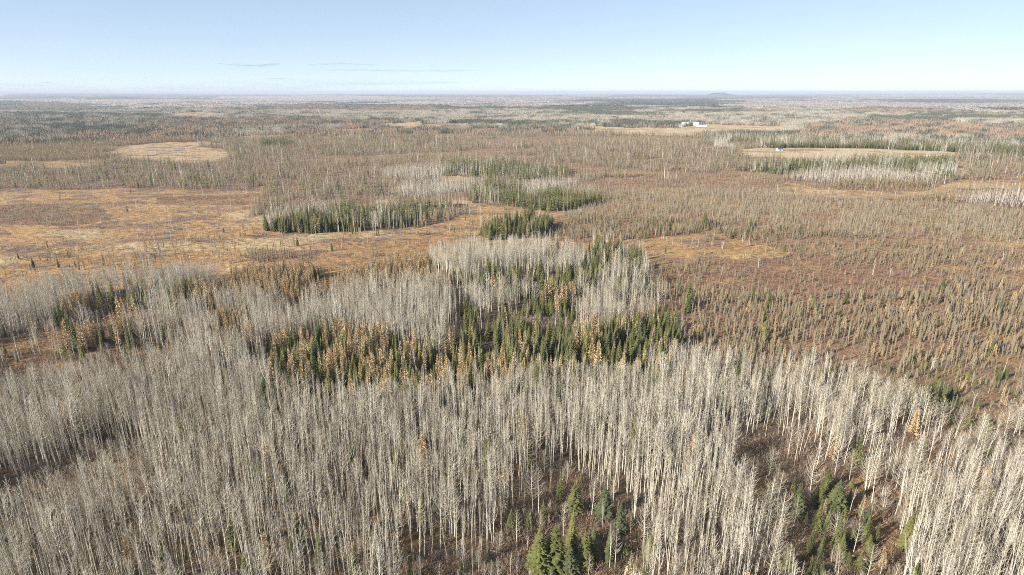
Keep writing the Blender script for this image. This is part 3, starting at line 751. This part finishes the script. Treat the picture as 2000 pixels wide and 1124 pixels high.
# ------------------------------------------------------------------ far woods 1.75-5 km: patches of low trees, one object per wood kind
def patch(kind, n=18, size_=26):
    f = MB()
    for k in range(n):
        x, y = rr(-.5, .5) * size_, rr(-.5, .5) * size_
        if kind == 'aspen': t, c = aspen(rr(10, 14), 2.6, .25, lod=1)
        elif kind == 'spruce': t, c = spruce(rr(8, 14), 2.1, 2)
        elif kind == 'tamarack': t, c = spruce(rr(8, 12), 1.9, 2)
        else: t, c = bogspruce(rr(6, 9.5), 2)
        M_ = Matrix.Translation((x, y, 0)) @ Matrix.Rotation(rr(0, 6), 4, 'Z')
        f.add(c, M_, 1)
        if kind == 'aspen': f.add(t, M_, 0)
    return f
FAR = {}
for k, mc in (('aspen', 'aspen_twig'), ('spruce', 'spruce_far'), ('tamarack', 'tamarack_far'), ('bog', 'bogfar')):
    FAR[k] = [patch(k, 30 if k == 'aspen' else 20).mesh('distant_' + k, [MT['aspen_bark'], MT[mc]]) for _ in range(3)]
X_, Y_, d = grid_pts(1740, 5200, 25)
c = cover(X_, Y_)
fm = {A:0, Yg:0, L:0, Cn:1, B:1, P:1, T:2, M:4, Sd:3, Ss:3, Rr:5, K:3, X:0, G:-1, F:-1, O:-1, W:-1, D:3}
kk = np.array([fm[i] for i in range(18)])[c]
u = rng.random(len(X_))
kk = np.where(kk == 4, np.where(u < .5, 0, np.where(u < .85, 1, 2)), kk)
kk = np.where(kk == 5, np.where(u < .35, 3, -1), kk)
v_ = rng.random(len(X_)); cl_ = fbm(X_ / 90, Y_ / 90, 515, 2); kk = np.where((kk == 1) & (cl_ > .60), 0, kk); kk = np.where((kk == 2) & (v_ < .35), 3, kk); kk = np.where((kk == 2) & (v_ > .88), 1, kk); kk = np.where((kk == 3) & (u < .22), 2, kk); kk = np.where((kk == 3) & (u > .86), 1, kk); kk = np.where((kk == 0) & (cl_ < .36), 1, kk); kk = np.where((kk == 0) & (cl_ > .62), 3, kk)
names = [('distant_aspen_wood', 'pale grey leafless woods streaking the distant plain', 'aspen'), ('distant_conifer_wood', 'dark green conifer woods on the distant plain', 'spruce'),
         ('distant_tamarack_wood', 'rusty tamarack woods in the distance', 'tamarack'), ('distant_bog_wood', 'grey brown bog woods in the distance', 'bog')]
for q, (nm, lb, key) in enumerate(names):
    k = kk == q; n = k.sum(); s_ = rng.uniform(.8, 1.25, n)
    print(nm, n)
    if n: scatter(nm, lb, 'forest', FAR[key], np.stack([X_[k], Y_[k], np.zeros(n), np.zeros(n), np.zeros(n), rng.uniform(0, 6.28, n), np.full(n, 1.05), s_, rng.integers(0, 3, n)], 1))

# ------------------------------------------------------------------ canopy from 5 km to the horizon
rad2 = np.geomspace(4950, 52000, 330); an2 = np.linspace(-R(47), R(47), 1500)
Rc, Ac = np.meshgrid(rad2, an2, indexing='ij')
Rc = Rc * (1 + rng.uniform(-.002, .002, Rc.shape)); CX, CY = Rc * np.sin(Ac), Rc * np.cos(Ac)
cc = cover(CX, CY)
mixr = rng.random(CX.shape); oth = fbm(CX / 130, CY / 260, 611, 3)
cc = np.where((cc == Cn) & (mixr < .20 + .5 * (oth > .52)), np.where(oth > .5, M, Yg), cc); cc = np.where((cc == Yg) & (mixr < .10 + .45 * (oth > .58)), M, cc); cc = np.where((cc == Yg) & (mixr > .97), Cn, cc); cc = np.where((cc == T) & (mixr < .4), M, cc)
PALF = PALA.copy(); PALF[A] = (.44,.37,.31); PALF[Yg] = (.46,.39,.33); PALF[Cn] = (.055,.075,.045); PALF[K] = (.20,.16,.13); PALF[T] = (.26,.17,.11); PALF[M] = (.16,.15,.11)
nn_ = fbm(CX / 220, CY / 160, 401, 3)
hh = np.array([12,11,11,13,12,10,12,7,5,3,.4,.4,1,.2,5,9,12,8.0])[cc] * (.6 + .7 * nn_) + rng.uniform(-3.2, 3.2, CX.shape) * (hh_m := np.array([1,1,1,1.5,1,1,1.3,.7,.5,.3,0,0,.2,0,.6,.8,1,.6])[cc])
hh = hh + hh_m * np.clip((Rc - 12000) / 12000, 0, 1) * 14 * np.clip(nn_ - .5, 0, 1)
CZ = terrain(CX, CY) + np.maximum(hh, .3)
CC = PALF[cc] * (.55 + .9 * rng.random(CX.shape) ** 1.5)[..., None] * (.7 + .6 * fbm(CX / 300, CY / 300, 433, 3))[..., None]
knoll = np.exp(-(((CX - 20000 * math.sin(.3115)) / 480) ** 2 + ((CY - 20000 * math.cos(.3115)) / 560) ** 2))[..., None]
CC = CC * (1 - knoll) + np.array((.05, .07, .045)) * knoll
tag(obj('distant_woods', grid_mesh('distant_woods', CX, CY, CZ, CC, cover_mat('woods_to_the_horizon', .02, .08, .1, .35), False)), 'woods fading blue towards the horizon', 'forest', None, 'stuff')

# ------------------------------------------------------------------ farm buildings
def plain(name, c): return mat(name, 0, [c], noise=.06, nscale=.3)
WHITE, ROOF, DARK, REDM, TAN, GLASS = plain('white_siding', (.66,.66,.64)), plain('metal_roof', (.52,.54,.56)), plain('dark_shingles', (.08,.08,.09)), plain('red_siding', (.30,.07,.05)), plain('tan_siding', (.5,.42,.32)), plain('window_glass', (.04,.05,.06))
def house(name, label, cat, px, py, rz, Lh, Wh, hw, hr, wall, roof, ndoor=1, nwin=3, group=None, gambrel=False):
    x, y = ground_of(px, py)
    r_ = bpy.data.objects.new(name, None); C.objects.link(r_); r_.location = (x, y, 0); r_.rotation_euler = (0, 0, rz)
    tag(r_, label, cat, group)
    m = MB(); l2, w2 = Lh / 2, Wh / 2
    m.box(-l2, l2, -w2, w2, -.5, hw)
    prof = [(-w2, hw), (0, hw + hr), (w2, hw)] if not gambrel else [(-w2, hw), (-w2 * .65, hw + hr * .62), (0, hw + hr), (w2 * .65, hw + hr * .62), (w2, hw)]
    for sx in (-l2 + .002, l2 - .002):
        i = len(m.v); m.v += [(sx, a, b) for a, b in prof]; m.f.append(tuple(range(i, i + len(prof)))); m.m.append(0)
    obj('wall', m.mesh('wall', [wall]), r_)
    m = MB(); e = .5
    pr = [(a * 1.06, b + .05) for a, b in prof]
    for a, b in zip(pr[:-1], pr[1:]):
        i = len(m.v)
        m.v += [(-l2 - e, a[0], a[1]), (l2 + e, a[0], a[1]), (l2 + e, b[0], b[1]), (-l2 - e, b[0], b[1]),
                (-l2 - e, a[0], a[1] + .25), (l2 + e, a[0], a[1] + .25), (l2 + e, b[0], b[1] + .25), (-l2 - e, b[0], b[1] + .25)]
        for q in ((0,3,2,1),(4,5,6,7),(0,1,5,4),(1,2,6,5),(2,3,7,6),(3,0,4,7)): m.f.append(tuple(i + k for k in q)); m.m.append(0)
    obj('roof', m.mesh('roof', [roof]), r_)
    for k in range(nwin):
        m = MB(); cx = -l2 + Lh * (k + .5) / nwin + (1.2 if k == 0 else 0)
        m.box(cx - .6, cx + .6, -w2 - .06, -w2 + .1, hw * .4, hw * .4 + 1.3); obj('window', m.mesh('window', [GLASS]), r_)
    for k in range(ndoor):
        m = MB(); m.box(-1.3 + 3 * k, 1.3 + 3 * k, -w2 - .08, -w2 + .1, -.1, min(hw - .4, 3.2)) if cat == 'barn' else m.box(-.5, .5, -w2 - .08, -w2 + .1, 0, 2.1)
        obj('door', m.mesh('door', [DARK]), r_)
    return r_
house('barn', 'tall white barn with a rounded roof in the left half of the white farmyard', 'barn', 1338, 246.5, .1, 22, 18, 6, 7, WHITE, ROOF, gambrel=True)
house('farm_shed', 'long low white shed adjoining the tall rounded barn on its left', 'shed', 1327, 248, .1, 22, 10, 3.2, 2.0, WHITE, ROOF)
house('barn', 'white barn with a peaked roof at the left end of the long white shed', 'barn', 1359, 246, -.05, 17, 15, 5, 6.5, WHITE, ROOF, gambrel=True)
house('farm_shed', 'longest low white shed at the right end of the farmyard', 'shed', 1370, 248, -.05, 34, 10, 3.5, 2.2, WHITE, ROOF, 2, 5)
house('garage', 'small white garage at the left end of the dark tree rows beside the pale field', 'garage', 1218, 247.5, .1, 18, 10, 3.5, 2.6, WHITE, ROOF)
house('farm_house', 'white house with a pale roof left of the dark conifers beside the bog', 'house', 976, 247, .25, 16, 11, 5, 3.5, WHITE, ROOF, 1, 4)
house('garage', 'small bright garage below the dark conifers by the white house', 'garage', 1004, 249, 0, 16, 8, 3.2, 2, WHITE, ROOF)
house('farm_house', 'pale blue grey house among orange trees at the left end of the far field', 'house', 1158, 247, .2, 14, 10, 5.5, 3.4, WHITE, ROOF, 1, 3)
house('farm_house', 'small white house with a dark roof at the near edge of the right field', 'house', 1522, 295, .15, 10, 8, 3.2, 3, WHITE, DARK, 1, 3)
house('cabin', 'small tan cabin in the wood at the left of the far plain', 'cabin', 262, 264, .1, 16, 9, 3, 2.4, TAN, ROOF, 1, 2)
house('cabin', 'tan cabin half hidden by woods right of the blue spruce clump', 'cabin', 1270, 226, .1, 34, 16, 5, 4, TAN, ROOF, 1, 2)
house('shed', 'little red shed at the left edge beside the narrow strip of grass', 'shed', 5, 321, .2, 8, 6, 2.8, 1.8, REDM, DARK, 1, 1)
# shelter trees around them
def shelter(px0, px1, py, n, h, label, group, key='spruce', jit=2):
    for k in range(n):
        p_ = px0 + (px1 - px0) * (k + .5) / n; x, y = ground_of(p_, py + rr(-1, 1) * .3 * jit)
        tree(key, 2, x, y, h * rr(.85, 1.15), rr(0, 6), (0, 0), 1.5, label, group)
shelter(992, 1020, 246.5, 12, 20, 'tall dark spruce in the windbreak right of the white house', 'windbreak spruces right of the white house')
shelter(974, 984, 245, 4, 20, 'tall dark spruce just behind the white house', 'spruces just behind the white house')
shelter(1154, 1162, 246, 4, 17, 'dark spruce beside the pale house at the end of the field', 'dark spruces by the pale house')
shelter(1325, 1332, 245, 3, 16, 'dark spruce left of the tall white barn', 'dark spruces left of the white barn')
shelter(1305, 1315, 219, 5, 30, 'dark blue spruce in the lone clump above the distant woods', 'dark blue spruce clump in the far woods')
shelter(236, 275, 266, 9, 14, 'dark spruce in the row behind the small tan cabin', 'dark spruces behind the tan cabin')
shelter(1725, 1742, 268, 4, 12, 'dark spruce at the left end of the small far field', 'dark spruces at the small far field')
shelter(1790, 1862, 328, 10, 19, 'broad green pine on the wooded rise right of the bog', 'broad pines on the wooded rise at right', 'pine', 8)

# little pools in the left meadow
m = MB()
for cx, cy, rx, ry in ((300, 303, 5, 1.0), (346, 293, 9, 1.6), (330, 296, 5, .8)):
    i = len(m.v); n = 14
    for k in range(n):
        a = 6.283 * k / n; x, y = ground_of(cx + rx * math.cos(a) * rr(.7, 1.1), cy + ry * math.sin(a) * rr(.7, 1.1)); m.v.append((x, y, .45))
    m.f.append(tuple(range(i + n - 1, i - 1, -1))); m.m.append(0)
wm = bpy.data.materials.new('bog_water'); wm.use_nodes = True
b = wm.node_tree.nodes['Principled BSDF']; b.inputs['Base Color'].default_value = (.05, .06, .07, 1); b.inputs['Roughness'].default_value = .05
tag(obj('water', m.mesh('water', [wm])), None, None, None, 'structure')

# ------------------------------------------------------------------ thin clouds low over the horizon, beyond the haze
cm = bpy.data.materials.new('thin_cloud'); cm.use_nodes = True; t = cm.node_tree; n = t.nodes; l = t.links; n.clear()
o_ = n.new('ShaderNodeOutputMaterial'); tr = n.new('ShaderNodeBsdfTransparent'); df = n.new('ShaderNodeBsdfDiffuse'); df.inputs[0].default_value = (.42, .50, .58, 1)
mix = n.new('ShaderNodeMixShader'); lw = n.new('ShaderNodeLayerWeight'); lw.inputs[0].default_value = .5
tc = n.new('ShaderNodeTexCoord'); mp = n.new('ShaderNodeMapping'); mp.inputs['Scale'].default_value = (4, 4, 2); no = n.new('ShaderNodeTexNoise'); no.inputs['Scale'].default_value = 1.6; no.inputs['Detail'].default_value = 5
l.new(tc.outputs['Object'], mp.inputs[0]); l.new(mp.outputs[0], no.inputs['Vector'])
inv = n.new('ShaderNodeMath'); inv.operation = 'SUBTRACT'; inv.inputs[0].default_value = 1.0; l.new(lw.outputs['Facing'], inv.inputs[1])
mr = n.new('ShaderNodeMapRange'); mr.inputs['From Min'].default_value = .28; mr.inputs['From Max'].default_value = .55; l.new(no.outputs[0], mr.inputs[0])
mu = n.new('ShaderNodeMath'); mu.operation = 'MULTIPLY'; l.new(inv.outputs[0], mu.inputs[0]); l.new(mr.outputs[0], mu.inputs[1])
mu2 = n.new('ShaderNodeMath'); mu2.operation = 'MULTIPLY'; l.new(mu.outputs[0], mu2.inputs[0]); mu2.inputs[1].default_value = .30
l.new(mu2.outputs[0], mix.inputs[0]); l.new(tr.outputs[0], mix.inputs[1]); l.new(df.outputs[0], mix.inputs[2]); l.new(mix.outputs[0], o_.inputs[0])
cm2 = cm.copy(); cm2.name = 'faint_cloud_bank'
for q in cm2.node_tree.nodes:
    if q.type == 'MATH' and q.operation == 'MULTIPLY' and abs(q.inputs[1].default_value - .30) < 1e-4: q.inputs[1].default_value = .16
def cloud(px, py, wpx, hpx, label, cm=cm):
    D_ = 80000.0; depth = D_
    x = (px - 1000) / FPX; y = -(py - 562) / FPX
    dr = Vector((x, cp + y * sp, -sp + y * cp)); p = Vector((0, 0, CAM_H)) + dr * D_
    me = bpy.data.meshes.new('cloud'); import bmesh
    bm = bmesh.new(); bmesh.ops.create_uvsphere(bm, u_segments=48, v_segments=16, radius=1)
    for v in bm.verts:
        f = 1 + .25 * math.sin(v.co.x * 7 + px) + .12 * math.sin(v.co.x * 17); v.co.z *= f; v.co.z += .5 * math.sin(v.co.x * 3 + px)
    bm.to_mesh(me); bm.free(); me.materials.append(cm)
    for q in me.polygons: q.use_smooth = True
    o = obj('cloud', me, None, p); o.scale = (wpx / 2 / FPX * D_, 2500, hpx / 2 / FPX * D_)
    tag(o, label, 'cloud')
cloud(488, 127, 125, 9, 'short flat grey-blue cloud, leftmost of the three streaks above the horizon')
cloud(668, 126, 135, 6, 'thin grey-blue cloud streak in the middle of the three above the horizon')
cloud(770, 138, 330, 5, 'longest thin cloud streak, lowest and rightmost of the three')
cloud(250, 168, 1300, 24, 'broad faint cloud bank low over the horizon at the left', cm2)

# ------------------------------------------------------------------ haze
hm = bpy.data.materials.new('haze'); hm.use_nodes = True; t = hm.node_tree; t.nodes.clear()
o_ = t.nodes.new('ShaderNodeOutputMaterial'); pv = t.nodes.new('ShaderNodeVolumePrincipled')
pv.inputs['Color'].default_value = (.80, .88, 1.0, 1); pv.inputs['Density'].default_value = 1 / 19000; pv.inputs['Anisotropy'].default_value = 0.0
t.links.new(pv.outputs[0], o_.inputs['Volume'])
m = MB(); m.box(-62000, 62000, -62000, 62000, -60, 170)
HZ = True
if HZ: tag(obj('haze', m.mesh('haze', [hm])), 'thin blue haze over the distant woods', 'haze', None, 'stuff')
